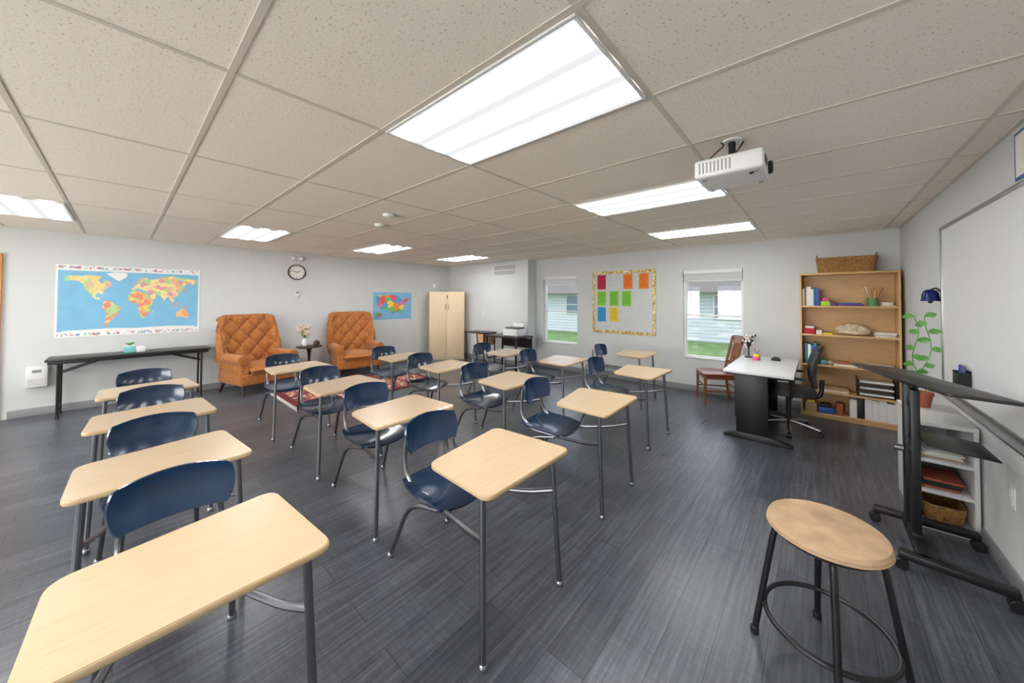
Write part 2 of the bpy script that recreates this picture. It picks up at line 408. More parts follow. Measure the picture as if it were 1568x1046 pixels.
m=M();m.surf(seatf,16,16,.012,NAVY);ME_seat=m.mesh("seat",60)
def backf(a,b):
    y,z=sq(a,b,.22);w_=.182+.008*z
    return (-.852+.06*y*y-.02*z+.012*z*z,y*w_,.714+z*.090-.012*y*y)
m=M();m.surf(backf,18,12,.012,NAVY)
for s in (-1,1):
    m.ball((-.835,s*.13,.745),.008,CHROME,(.5,1,1),8).ball((-.833,s*.13,.685),.008,CHROME,(.5,1,1),8)
ME_back=m.mesh("backrest",60)
desks=[(-1.2,.16,0),(-2.22,.16,1),(-3.25,.16,-1),(-4.27,.18,1),(-1.0,1.26,0),(-2.05,1.33,-1),(-3.13,1.37,1),(-4.36,1.35,0),
(-1.1,2.46,2),(-2.08,2.53,-2),(-3.12,2.56,1),(-4.1,2.55,0),(-1.25,3.76,-2),(-2.3,3.78,2),(-3.3,3.80,0),(-1.8,4.95,0)]
for x,y,r in desks:
    e=empty("student_desk_with_chair",(x,y,0),rad(r))
    obj("tabletop",ME_top,e);obj("steel_frame",ME_leg,e);obj("seat",ME_seat,e);obj("backrest",ME_back,e)
# ---------------------------------------------------------------- armchairs
def armchair(x,y,r):
    e=empty("tufted_wingback_armchair",(x,y,0),rad(r))
    def wingf(yy,t):
        aa=abs(yy)/.41
        return .16*max(0,(aa-.70)/.30)**1.7*(1-.75*t*t)
    def bf(a,b):
        t=(b+1)/2
        wy=.385+.04*math.sin(t*math.pi*.75)
        yy=a*wy
        topz=1.24-.045*abs(a)**8
        zz=.40+t*(topz-.40)
        u=yy/.125;v=zz/.145
        d=abs(math.sin(math.pi*(u+v)/2))*abs(math.sin(math.pi*(u-v)/2))
        puff=.05*math.sqrt(max(d,0)) if abs(a)<.93 else .02
        edge=min(1,(1-abs(a))/.12)*min(1,(1-t)/.08+.15)
        return (-.28-.12*t+wingf(yy,t)+puff*edge+.03*edge,yy,zz)
    m=M();m.surf(bf,96,88,.085,ORANGE)
    for i in range(-4,5):
        for j in range(2,12):
            if (i+j)%2==0:
                yy=i*.125;zz=j*.145
                if abs(yy)<.36 and .5<zz<1.18:
                    t=(zz-.40)/.84
                    m.ball((-.28-.12*t+wingf(yy,t)+.034,yy,zz),.013,BUTTON,(.7,1,1),8)
    obj("tufted_back",m,e,ang=80)
    m=M()
    m.box(-.36,.36,-.40,.40,.16,.34,ORANGE,.035,seg=4)
    def cush(a,b):
        x_,y_=sq(a,b,.12);h=.085*(1-abs(a)**4)*(1-abs(b)**4)**.5
        return (.07+x_*.36,y_*.30,.36+h+.03)
    m.surf(cush,20,20,.09,ORANGE)
    obj("seat_cushion",m,e)
    m=M()
    for s in (-1,1):
        m.box(-.34,.32,s*.34-.055,s*.34+.055,.18,.54,ORANGE,.03,seg=4)
        m.tube([(-.36,s*.37,.545),(-.1,s*.37,.555),(.2,s*.37,.56),(.335,s*.37,.555),(.345,s*.37,.555)],.078,ORANGE,20)
        m.lathe([(.079,0),(.076,.012),(.05,.018),(.02,.014),(.001,.014)],ORANGE,T=Matrix.Translation((.343,s*.37,.555))@Matrix.Rotation(rad(90),4,'Y'),seg=20)
        m.box(.30,.345,s*.345-.06,s*.345+.06,.17,.56,ORANGE,.02,seg=3)
    obj("rolled_arms",m,e)
    m=M()
    for sx in (-1,1):
        for sy in (-1,1):
            m.tube(fillet([(sx*.30,sy*.34,.20),(sx*.31,sy*.35,.10),(sx*.345 if sx>0 else -.37,sy*.36,.0)],.05),.03,DARKW,10,r1=.016)
    obj("wooden_legs",m,e)
armchair(-7.08,1.50,14);armchair(-7.12,3.10,-8)
# side table with flowers
e=empty("side_table",(-7.22,2.3,0))
m=M();m.lathe([(.001,.60),(.20,.60),(.215,.61),(.215,.622),(.2,.63),(.001,.63)],DARKW)
m.lathe([(.02,.2),(.035,.25),(.02,.35),(.03,.5),(.05,.6)],DARKW,seg=14)
for k in range(3):
    a=k*2.094+.5;m.tube(fillet([(.01*math.cos(a),.01*math.sin(a),.24),(.12*math.cos(a),.12*math.sin(a),.16),(.2*math.cos(a),.2*math.sin(a),.012)],.08),.014,DARKW)
obj("round_table",m,e)
e=empty("flower_vase",(-7.27,2.24,.63))
m=M();m.lathe([(.03,0),(.045,.03),(.05,.08),(.025,.13),(.032,.15),(.028,.15),(.02,.13)],WHITE)
obj("vase",m,e);m=M()
for k in range(30):
    a=random.random()*6.28;rr=random.random()*.14;z=.2+random.random()*.18
    m.tube([(0,0,.12),(rr*.5*math.cos(a),rr*.5*math.sin(a),z*.7),(rr*math.cos(a),rr*math.sin(a),z)],.002,LEAF,5)
    m.ball((rr*math.cos(a),rr*math.sin(a),z),.026,FLOWER,(1,1,.8),8)
obj("flowers",m,e)
m=M();m.lathe([(.03,0),(.05,.02),(.055,.05),(.04,.085),(.02,.09),(.012,.1),(.001,.108)],DARKW)
m.tube(fillet([(.05,0,.04),(.08,0,.06),(.09,0,.09)],.02),.008,DARKW);m.tube(fillet([(-.05,0,.07),(-.09,0,.07),(-.085,0,.03),(-.045,0,.03)],.02),.005,DARKW)
obj("teapot",m,None,(-7.15,2.40,.63))
# rug
m=M();m.box(-.68,.68,-1.15,1.15,0,.009,RUGM,.003)
BR=mat("rug_border",srgb(110,34,38),.95,noise=.4,nscale=40)
for q in ((-.68,-.58,-1.15,1.15),(.58,.68,-1.15,1.15),(-.58,.58,-1.15,-1.05),(-.58,.58,1.05,1.15)): m.box(*q,.009,.0105,BR)
for k in range(60):
    for s in (-1,1):
        xx=-.66+k*1.32/59;m.box(xx-.004,xx+.004,min(s*1.15,s*1.2),max(s*1.15,s*1.2),0,.004,PAPER)
obj("oriental_rug",m,None,(-6.0,2.75,.0005))
# ---------------------------------------------------------------- left wall items
def facepoly(m,pts,xo,mt):
    b=bmesh.new();f=b.faces.new([b.verts.new((xo,y,z)) for y,z in pts]);
    bmesh.ops.recalc_face_normals(b,faces=b.faces[:]);f.normal_update()
    if f.normal.x<0: f.normal_flip()
    bmesh.ops.triangulate(b,faces=b.faces[:])
    m.merge(b,mt,None,False)
OCEAN=mat("map_ocean",srgb(128,188,220),.5,noise=.06,nscale=6)
C1=cell_mat("map_n_america",[srgb(245,210,140),srgb(180,214,150),srgb(235,180,160),srgb(232,225,165)],14)
C2=cell_mat("map_s_america",[srgb(235,155,120),srgb(245,205,135),srgb(180,214,150),srgb(230,140,130)],19)
C3=cell_mat("map_africa",[srgb(245,215,120),srgb(238,175,105),srgb(232,140,120),srgb(192,214,130)],24)
C4=cell_mat("map_eurasia",[srgb(185,214,150),srgb(242,215,160),srgb(236,180,142),srgb(216,155,168),srgb(245,225,140)],18)
C5=cell_mat("map_oceania",[srgb(240,145,100),srgb(238,165,118),srgb(245,190,130)],9)
FLAGS=cell_mat("map_flag_strip",[srgb(210,130,135),srgb(240,240,240),srgb(140,160,205),srgb(240,240,240),srgb(160,200,165),srgb(240,240,240)],48)
y0,y1,z0,z1=-.57,.83,.98,1.96
m=M();m.box(XM+.001,XM+.006,y0,y1,z0,z1,PAPER)
xo=XM+.0065
facepoly(m,[(y0+.02,z0+.075),(y1-.02,z0+.075),(y1-.02,z1-.075),(y0+.02,z1-.075)],xo,OCEAN)
facepoly(m,[(y0+.02,z0+.015),(y1-.02,z0+.015),(y1-.02,z0+.05),(y0+.02,z0+.05)],xo,FLAGS)
facepoly(m,[(y0+.02,z1-.05),(y1-.02,z1-.05),(y1-.02,z1-.015),(y0+.02,z1-.015)],xo,FLAGS)
def ll(lst):
    return [(y0+.02+(lo+180)/360*(y1-y0-.04),z0+.075+(la+62)/145*(z1-z0-.15)) for lo,la in lst]
NA=[(-166,66),(-156,71),(-130,70),(-115,73),(-95,72),(-82,70),(-92,60),(-80,52),(-77,62),(-65,60),(-56,52),(-65,45),(-75,38),(-81,26),(-90,30),(-97,26),(-95,18),(-88,20),(-83,10),(-78,8),(-85,11),(-96,15),(-105,21),(-112,30),(-124,40),(-125,50),(-135,58),(-150,60),(-165,56)]
GL=[(-72,78),(-50,82),(-20,81),(-22,70),(-42,60),(-52,66)]
SA=[(-78,8),(-70,12),(-60,9),(-50,1),(-35,-6),(-40,-20),(-48,-27),(-58,-38),(-66,-46),(-70,-55),(-74,-50),(-71,-30),(-71,-18),(-80,-6)]
AF=[(-17,15),(-16,24),(-8,34),(10,37),(20,32),(32,31),(38,20),(43,11),(51,12),(42,-3),(40,-15),(34,-25),(27,-34),(18,-34),(12,-18),(9,0),(5,5),(-8,5)]
EU=[(-9,37),(-9,43),(-2,44),(-4,48),(4,52),(9,57),(5,60),(14,68),(28,71),(40,66),(60,69),(72,73),(100,77),(130,73),(160,70),(179,66),(170,60),(160,53),(155,60),(140,54),(135,44),(128,36),(121,31),(118,24),(108,20),(108,11),(103,2),(99,10),(92,22),(85,18),(79,8),(73,20),(66,25),(57,26),(52,24),(58,20),(45,13),(38,22),(35,33),(27,37),(22,37),(16,41),(12,45),(16,38),(8,44),(0,39)]
AU=[(114,-22),(122,-17),(130,-12),(137,-13),(142,-11),(146,-19),(153,-28),(149,-38),(138,-35),(129,-32),(116,-34)]
ISL=[[(131,31),(141,36),(143,43),(139,40)],[(96,4),(104,-5),(106,-6),(100,2)],[(109,1),(117,6),(118,-2),(111,-3)],[(132,-2),(145,-5),(150,-10),(138,-8)],[(44,-16),(50,-16),(46,-25)],[(-5,50),(1,52),(-3,58),(-6,56)],[(167,-45),(178,-38),(172,-44)],[(106,-6),(120,-8),(114,-8)],[(-85,22),(-75,20),(-78,22)]]
for k,(p,mt) in enumerate([(NA,C1),(GL,PAPER),(SA,C2),(AF,C3),(EU,C4),(AU,C5)]+[(q,C5) for q in ISL]):
    facepoly(m,ll(p),xo+.0004+k*.00002,mt)
ANT=[(-170,-60),(-60,-57),(0,-59),(90,-57),(170,-59),(170,-62),(-170,-62)];facepoly(m,ll(ANT),xo+.0004,PAPER)
obj("world_map_poster",m)
y0,y1,z0,z1=3.72,4.68,1.03,1.66
m=M();m.box(XM+.001,XM+.005,y0,y1,z0,z1,OCEAN)
US=[(-124,48),(-95,49),(-89,48),(-83,45),(-79,43),(-71,45),(-67,47),(-70,42),(-74,40),(-76,36),(-81,31),(-80,25),(-83,29),(-90,29),(-97,26),(-101,30),(-106,32),(-117,32),(-121,35),(-124,41)]
pp=[(y0+.05+(lo+125)/59*(y1-y0-.09),z0+.07+(la-24)/27*(z1-z0-.09)) for lo,la in US]
C6=cell_mat("us_states",[srgb(235,90,80),srgb(250,215,80),srgb(120,190,100),srgb(240,150,60),srgb(200,120,190),srgb(90,160,210)],9)
facepoly(m,pp,XM+.0055,C6)
facepoly(m,[(y0+.05,z0+.05),(y0+.18,z0+.05),(y0+.2,z0+.12),(y0+.12,z0+.17),(y0+.05,z0+.14)],XM+.0055,C6)
obj("usa_map_poster",m)
# clock
m=M();TY=Matrix.Translation((XM,2.20,2.02))@Matrix.Rotation(rad(90),4,'Y')
m.lathe([(.148,0),(.148,.03),(.142,.038),(.132,.036),(.130,.02),(.001,.02)],BLACK,T=TY,seg=40)
m.lathe([(.131,.020),(.131,.022),(.001,.022)],PAPER,T=TY,seg=40)
for k in range(12):
    a=k*math.pi/6;m.box(-.003 if k%3 else -.005,.003 if k%3 else .005,.10,.12,0,.001,DARKTXT,T=Matrix.Translation((XM+.0225,2.20,2.02))@Matrix.Rotation(a,4,'X')@Matrix(((0,0,1,0),(1,0,0,0),(0,1,0,0),(0,0,0,1))))
for a,l,wd in ((rad(-62),.065,.005),(rad(75),.1,.0035)):
    m.box(-wd,wd,-.015,l,0,.002,DARKTXT,T=Matrix.Translation((XM+.025,2.20,2.02))@Matrix.Rotation(a,4,'X')@Matrix(((0,0,1,0),(1,0,0,0),(0,1,0,0),(0,0,0,1))))
obj("wall_clock",m)
m=M();m.box(XM,XM+.03,2.17,2.25,1.56,1.66,WHITE,.006).box(XM+.03,XM+.032,2.185,2.235,1.61,1.645,OUTWIN);m.tube([(XM+.01,2.21,1.56),(XM+.01,2.21,1.47)],.004,WHITE,6)
obj("thermostat",m)
m=M();m.box(XM,XM+.06,2.10,2.30,2.24,2.32,WHITE,.012).ball((XM+.07,2.14,2.28),.035,WHITE).ball((XM+.07,2.26,2.28),.035,WHITE)
obj("emergency_light",m)
m=M();m.box(XM,XM+.05,5.30,5.37,1.78,1.90,WHITE,.012).ball((XM+.05,5.335,1.82),.02,WHITE);obj("motion_sensor",m)
m=M();m.box(XM,XM+.09,-.77,-.60,.37,.64,WHITE,.015).box(XM+.09,XM+.093,-.75,-.62,.40,.48,mat("grille_grey",srgb(205,205,200),.5)).box(XM+.09,XM+.094,-.72,-.65,.56,.59,ALU)
obj("wall_box_unit",m)
# folding table
e=empty("folding_table",(-7.40,.16,0))
m=M();m.box(-.22,.22,-.76,.76,.715,.745,BLACKT,.006);m.box(-.20,.20,-.74,.74,.68,.716,BLACK,.003);obj("top",m,e)
m=M()
for s in (-1,1):
    for sx in (-1,1):
        m.tube([(sx*.17,s*.66,.69),(sx*.17,s*.66,.015)],.013,BLACK);m.lathe([(.018,0),(.018,.02),(.012,.03)],BLACKP,(sx*.17,s*.66,0),10)
    m.tube([(-.17,s*.66,.12),(.17,s*.66,.12)],.009,BLACK);m.tube([(-.17,s*.66,.55),(.17,s*.66,.55)],.009,BLACK)
    for sx in (-.1,.1): m.tube([(sx,s*.66,.55),(sx,s*.32,.685)],.008,BLACK)
obj("legs",m,e)
e=empty("potted_plant",(-7.38,.09,.745))
m=M();m.box(-.05,.05,-.055,.055,0,.09,mat("mint_pot",srgb(120,190,190),.4),.01).box(-.051,.051,-.056,.056,.085,.10,WHITE,.006).box(-.05,.05,.06,.15,0,.085,WHITE,.01)
obj("pots",m,e);m=M()
def leaf(m,base,dr,ln,wd,mt=LEAF,up=Vector((0,0,1))):
    base=Vector(base);d=Vector(dr).normalized();s=d.cross(up)
    s=s.normalized() if s.length>1e-3 else Vector((1,0,0))
    n=s.cross(d)
    pr=[(0,.1),(.2,.7),(.45,1),(.7,.8),(.9,.35),(1,0)]
    b=bmesh.new();A=[];B=[];Cc=[]
    for t,wf in pr:
        p=base+d*ln*t-Vector((0,0,1))*ln*.25*t*t
        Cc.append(b.verts.new(p-n*wd*.15));A.append(b.verts.new(p+s*wd*wf));B.append(b.verts.new(p-s*wd*wf))
    for i in range(len(pr)-1):
        b.faces.new((A[i],A[i+1],Cc[i+1],Cc[i]));b.faces.new((Cc[i],Cc[i+1],B[i+1],B[i]))
    m.merge(b,mt)
for k in range(14):
    a=k*2.4;leaf(m,(0,0,.09),(math.cos(a),math.sin(a),1.3),.07+.03*random.random(),.014)
obj("leaves",m,e)
# wardrobe cabinet diagonal in the corner
e=empty("storage_cabinet",(-7.0,5.28,0),math.atan2(-.6,.8))
m=M();m.box(-.36,-.02,-.43,.43,.0,1.69,BIRCH,.004);obj("carcass",m,e)
m=M();m.box(-.019,0,-.425,-.003,.07,1.68,BIRCH,.004).box(-.019,0,.003,.425,.07,1.68,BIRCH,.004);obj("doors",m,e)
m=M()
for s in (-1,1): m.tube(fillet([(0,s*.035,1.25),(.03,s*.035,1.26),(.03,s*.035,1.37),(0,s*.035,1.38)],.015),.006,DARKW,8)
m.box(-.01,.004,-.012,.012,1.52,1.6,DARKW,.002)
obj("handles",m,e)
# vent
m=M();vx0,vx1=-5.98,-5.2;m.box(vx0,vx1,YC-.012,YC,2.06,2.33,WHITE,.004)
GR=mat("vent_dark",srgb(110,110,108),.7)
m.box(vx0+.03,vx1-.03,YC-.0125,YC-.0119,2.085,2.305,GR)
for k in range(16):
    x=vx0+.05+k*(vx1-vx0-.1)/15;m.box(x-.009,x+.009,YC-.018,YC-.012,2.085,2.305,WHITE,T=R('Z',0))
m.box(vx0+.03,vx1-.03,YC-.019,YC-.012,2.185,2.2,WHITE)
obj("air_vent_grille",m)
m=M();m.box(-6.35,-6.28,YC-.01,YC,1.1,1.21,WHITE,.003).box(-6.325,-6.305,YC-.016,YC-.01,1.14,1.17,WHITE,.002);obj("light_switch",m)
# printer desk
e=empty("printer_table",(-5.12,5.52,0))
m=M();m.box(-.46,.46,-.28,.28,.69,.72,BLACKT,.004);obj("top",m,e);m=M()
for sx in (-1,1):
    for sy in (-1,1): m.box(sx*.43-.018,sx*.43+.018,sy*.25-.018,sy*.25+.018,0,.69,BLACK,.003)
    m.box(sx*.43-.012,sx*.43+.012,-.24,.24,.2,.23,BLACK)
m.box(-.42,.42,.22,.25,.45,.66,BLACKT)
obj("frame",m,e)
e=empty("printer",(-4.98,5.55,.72))
m=M();m.box(-.2,.2,-.16,.16,0,.15,WHITE,.02).box(-.18,.18,-.12,.14,.15,.19,mat("printer_grey",srgb(90,95,100),.4),.02).box(-.14,.14,-.22,-.15,.02,.035,WHITE,.004)
m.box(-.15,.15,.10,.12,.15,.27,WHITE,.006,T=R('X',-15,(0,.11,.15)));obj("body",m,e)
# small side stand with wooden end panel
e=empty("side_stand",(-6.02,5.5,0))
m=M();m.box(-.34,.34,-.2,.2,.72,.745,BLACKT,.004);obj("top",m,e);m=M()
for sy in (-1,1):
    m.tube(fillet([(-.31,sy*.17,.72),(-.27,sy*.17,.35),(-.31,sy*.17,0)],.2),.014,BLACK);m.tube([(.31,sy*.17,.72),(.31,sy*.17,0)],.014,BLACK)
m.box(.14,.30,-.19,.17,.45,.72,MAPLE,.004)
obj("frame_and_drawer",m,e)
def woodchair(name,x,y,r,mt,sc=1,slats=5):
    e=empty(name,(x,y,0),rad(r))
    m=M()
    m.prism(roundpoly([(-.21,-.20),(.22,-.23),(.22,.23),(-.21,.20)],.05),.425,.45,mt,.008)
    obj("seat",m,e);m=M()
    for s in (-1,1):
        m.tube([(.19,s*.195,.425),(.20,s*.2,0)],.02,mt,10,r1=.014)
        m.tube(fillet([(-.24,s*.185,0),(-.19,s*.18,.43),(-.20,s*.18,.55),(-.30,s*.19,.96)],.1),.018,mt,10)
        m.tube([(.195,s*.197,.2),(-.215,s*.183,.2)],.010,mt,8)
    m.tube([(.195,-.197,.27),(.195,.197,.27)],.010,mt,8);m.tube([(-.21,-.183,.25),(-.21,.183,.25)],.010,mt,8)
    m.box(.18,.20,-.19,.19,.37,.425,mt,.004);m.box(-.2,-.18,-.17,.17,.37,.425,mt,.004)
    for s in (-1,1): m.box(-.19,.19,s*.19-.01,s*.19+.01,.37,.425,mt,.004)
    obj("legs",m,e);m=M()
    def top(a,b): return (-.285-.03*(1-a*a)-.02*b,a*.205,.92+b*.055+.015*(1-a*a))
    m.surf(top,14,4,.018,mt)
    def low(a,b): return (-.212-.02*(1-a*a),a*.175,.58+b*.022)
    m.surf(low,10,2,.015,mt)
    for k in range(slats):
        yy=(-1+2*(k+.5)/slats)*.15
        m.tube([(-.228,yy,.58),(-.262,yy,.74),(-.31,yy,.89)],.011,mt,8)
    obj("back",m,e)
woodchair("wooden_chair",-1.15,5.75,208,REDWOOD)
# ---------------------------------------------------------------- bulletin board
GOLD=cell_mat("gold_leaf_border",[srgb(190,150,60),srgb(235,205,120),srgb(245,235,205),srgb(200,165,80)],45,.4)
BBC=mat("bulletin_fabric",srgb(208,211,209),.9,noise=.08,nscale=30)
x0,x1,z0,z1=-3.42,-2.17,.86,2.06
m=M();m.box(x0,x1,L-.02,L-.001,z0,z1,GOLD,.003);m.box(x0+.055,x1-.055,L-.0225,L-.02,z0+.055,z1-.055,BBC)
cm={c:mat("card_"+c,srgb(*v),.7) for c,v in dict(red=(186,28,60),orange=(238,128,34),green=(130,200,54),blue=(50,155,208),yellow=(236,202,60)).items()}
cx=[-3.22,-2.96,-2.71,-2.38];cz=[1.85,1.53,1.22]
def card(x,z,c,w_=.18,h_=.28):
    m.box(x-w_/2,x+w_/2,L-.0245,L-.0225,z-h_/2,z+h_/2,cm[c])
    for j in range(6):
        ww=w_*.38*(1 if j%3 else .7);m.box(x-ww,x+ww,L-.0250,L-.0244,z+h_/2-.045-j*.036,z+h_/2-.041-j*.036,DARKTXT)
card(cx[0],cz[0],'red');card(cx[2]+.03,cz[0],'orange');card(cx[3],cz[0],'orange')
card(cx[0],cz[1],'green');card(cx[1],cz[1],'green');card(cx[2],cz[1],'green');card(cx[0],cz[2],'blue');card(cx[1],cz[2],'yellow')
obj("bulletin_board",m)
# ---------------------------------------------------------------- bookshelf
bx0,bx1,by0,by1=-.17,.745,5.87,6.165
e=empty("bookshelf",(0,0,0))
m=M();m.box(bx0,bx0+.02,by0,by1,0,1.84,MAPLE,.002).box(bx1-.02,bx1,by0,by1,0,1.84,MAPLE,.002)
SH=[.06,.34,.68,1.07,1.44]
for z in SH: m.box(bx0+.02,bx1-.02,by0,by1-.01,z-.022,z,MAPLE,.002)
m.box(bx0,bx1,by0-.005,by1,1.84,1.865,MAPLE,.002).box(bx0+.02,bx1-.02,by0+.01,by0+.025,0,.038,MAPLE)
m.box(bx0+.02,bx1-.02,by1-.01,by1,.04,1.84,MAPLE)
obj("carcass",m,e)
CL=[PAPER,PURP,BLUE,RED,BLACKP,WHITE,mat("teal_cover",srgb(40,130,130),.5),mat("tan_cover",srgb(190,160,120),.6)]
def books(x,z,n,hh,th=.02,y=by0+.04,dp=.17,cols=CL):
    m=M()
    for k in range(n):
        t=th*(.7+.6*random.random());h=hh*(.85+.15*random.random());c=random.choice(cols)
        m.box(x,x+t-.001,y,y+dp,z,z+h,c,.002);m.box(x+.002,x+t-.003,y+.004,y+dp+.001,z+.004,z+h-.003,PAPER)
        x+=t
    return m
def stack(x,y,z,w_,d_,n,th,cols):
    m=M()
    for k in range(n):
        o=random.uniform(-.01,.01);m.box(x+o,x+w_+o,y+abs(o),y+d_+abs(o),z+k*th,z+(k+1)*th-.001,random.choice(cols),.002)
    return m
obj("book_row",books(bx0+.025,1.44,8,.25,.022,cols=[PAPER,PURP,WHITE,BLUE,TERRA,PAPER]))
m=M();m.box(.04,.13,by0+.03,by0+.2,1.44,1.50,LIME,.004).box(.13,.19,by0+.03,by0+.2,1.44,1.48,PURP,.003).box(.20,.44,by0+.03,by0+.22,1.44,1.462,PURP,.003).box(.21,.42,by0+.03,by0+.22,1.463,1.478,BLUE,.003).box(.06,.12,by0+.05,by0+.15,1.50,1.54,PINK,.004)
obj("folder_stack",m)
m=M();m.lathe([(.05,0),(.055,.10),(.05,.10),(.045,.01),(.001,.01)],mat("cup_green",srgb(90,140,80),.5),(0,0,0))
for k in range(14):
    a=k*.45;m.tube([(.02*math.cos(a),.02*math.sin(a),.02),(.10*math.cos(a),.06*math.sin(a),.20+.05*random.random())],.006,random.choice([BIRCH,TERRA,OAKD,BIRCH]),6)
obj("brush_cup",m,None,(.52,by0+.11,1.44))
m=M();m.lathe([(.05,0),(.055,.05),(.05,.05),(.045,.01),(.001,.01)],PAPER);m.box(-.07,.07,-.06,.06,-.0,.012,BIRCH,.003);obj("craft_bowl",m,None,(.65,by0+.15,1.44))
m=M();m.box(-.13,-.02,by0+.04,by0+.2,1.07,1.14,RED,.004).box(-.12,-.03,by0+.05,by0+.19,1.141,1.17,PAPER,.003).box(-.01,.05,by0+.04,by0+.2,1.07,1.12,WHITE,.003).box(.06,.15,by0+.04,by0+.16,1.07,1.09,YEL,.003);obj("card_boxes",m)
m=M()
for k in range(18):
    m.ball((random.uniform(-.12,.12),random.uniform(-.05,.05),.05+random.uniform(0,.06)),.05,CREAM,(1.1,.8,.75),12)
m.ball((0,0,.035),.15,CREAM,(1.05,.6,.23),16)
obj("coral_specimen",m,None,(.35,by0+.14,1.07))
obj("paper_stack",stack(.53,by0+.03,1.07,.18,.2,7,.008,[PAPER,WHITE,CL[7]]))
obj("binder_row",books(bx0+.025,.68,6,.28,.028,cols=[BLUE,BLACKP,PAPER,CL[6],WHITE]))
m=M();m.box(.03,.09,by0+.05,by0+.13,.68,.74,mat("teal_cube",srgb(80,150,150),.5),.006).ball((.125,by0+.1,.705),.028,CREAM).box(.16,.38,by0+.03,by0+.24,.68,.70,PAPER,.002).box(.17,.36,by0+.03,by0+.22,.70,.715,CL[7],.002).box(.40,.71,by0+.03,by0+.24,.68,.715,PAPER,.002).box(.42,.68,by0+.04,by0+.22,.715,.73,WHITE,.002).box(.2,.3,by0+.04,by0+.12,.715,.74,TERRA,.004)
obj("shelf_clutter",m)
m=M()
for k in range(3):
    z=.352+k*.075;m.box(.37,.70,by0+.02,by0+.27,z,z+.006,BLACK,.002).box(.37,.375,by0+.02,by0+.27,z,z+.05,BLACK).box(.695,.70,by0+.02,by0+.27,z,z+.05,BLACK).box(.39,.68,by0+.03,by0+.25,z+.007,z+.025,PAPER)
for xx in (.372,.698):
    for yy in (by0+.03,by0+.26): m.box(xx-.003,xx+.003,yy-.003,yy+.003,.34,.56,BLACK)
obj("letter_tray",m)
obj("notebook_stack",stack(.0,by0+.03,.34,.30,.2,4,.012,[PAPER,CL[7],WHITE]))
m=M();m.box(-.13,-.01,by0+.04,by0+.2,.06,.17,CL[7],.004).box(0,.16,by0+.04,by0+.2,.06,.13,BLUE,.006).box(.02,.12,by0+.05,by0+.19,.13,.17,BLACKP,.01).box(-.11,-.03,by0+.05,by0+.18,.17,.2,YEL,.004).box(.17,.24,by0+.05,by0+.16,.06,.2,TERRA,.006)
obj("supply_boxes",m)
obj("magazine_files",books(.30,.06,7,.26,.055,cols=[WHITE,WHITE,PAPER,BLACKP]))
def basket(name,loc,lx,ly,h,handle=False):
    e=empty(name,loc);m=M();n=60
    for j in range(9):
        z=.008+j*(h-.016)/8;f=.9+.1*j/8;pts=[]
        for k in range(n+1):
            a=2*math.pi*k/n;cxx=math.copysign(abs(math.cos(a))**.45,math.cos(a))*lx/2*f;cyy=math.copysign(abs(math.sin(a))**.45,math.sin(a))*ly/2*f
            o=1+.02*math.sin(k*math.pi+j*math.pi);pts.append((cxx*o,cyy*o,z))
        m.tube(pts,h/15,WICK,6,caps=False)
    m.box(-lx*.42,lx*.42,-ly*.42,ly*.42,.0,.008,WICK)
    obj("woven_body",m,e)
    if handle:
        m=M()
        for s in (-1,1): m.tube(fillet([(s*lx*.47,-.04,h-.02),(s*lx*.5,-.04,h+.04),(s*lx*.5,.04,h+.04),(s*lx*.47,.04,h-.02)],.03),.008,WICK,8)
        obj("handles",m,e)
basket("wicker_basket",(.285,6.0,1.867),.56,.24,.19,True)
# ---------------------------------------------------------------- teacher desk
e=empty("teacher_desk",(-.49,5.02,0))
m=M();m.box(-.31,.31,-.66,.66,.715,.742,WHITEL,.004);m.box(-.312,.312,-.662,.662,.712,.7165,BLACKP);obj("desktop",m,e)
m=M()
for s in (-1,1):
    y=s*.56
    m.box(-.20,.09,y-.03,y+.03,.06,.71,BLACK,.006)
    m.prism([(-.32,0),(.30,0),(.30,.025),(.1,.07),(-.22,.07),(-.32,.025)],y-.035,y+.035,BLACK,.004,T=Matrix(((1,0,0,0),(0,0,1,0),(0,1,0,0),(0,0,0,1))))
    m.box(-.29,.29,y-.025,y+.025,.685,.712,BLACK,.003)
m.box(-.215,-.195,-.56,.56,.22,.70,BLACK,.003)
obj("legs_and_modesty_panel",m,e)
e=empty("desk_plant_ornament",(-.70,5.50,.742))
m=M();m.lathe([(.05,0),(.05,.01),(.008,.015),(.006,.2),(.001,.2)],BLACK)
for k in range(30):
    a=k*2.4;r_=.02+.06*random.random();z=.14+.16*random.random();m.tube([(0,0,.12),(r_*math.cos(a),r_*math.sin(a),z)],.003,BLACK,5);m.ball((r_*math.cos(a),r_*math.sin(a),z),.014,PAPER if k%3 else BLACK,(1,1,1),6)
obj("wire_tree",m,e)
m=M();m.box(-.03,.03,-.03,.03,0,.07,YEL,.006).box(-.032,.032,.035,.10,0,.05,LIME,.006).box(-.03,.03,-.09,-.035,0,.04,PINK,.004);m.tube([(0,0,.04),(.03,.0,.13)],.004,BLUE,6);m.tube([(0,0,.04),(-.02,.01,.14)],.004,RED,6)
obj("pencil_cups",m,None,(-.60,5.36,.742))
m=M();m.box(-.05,.05,-.035,.035,0,.03,BLACKP,.01).box(-.03,.03,-.02,.02,.03,.045,BLACKP,.008);obj("stapler",m,None,(-.40,5.42,.742))
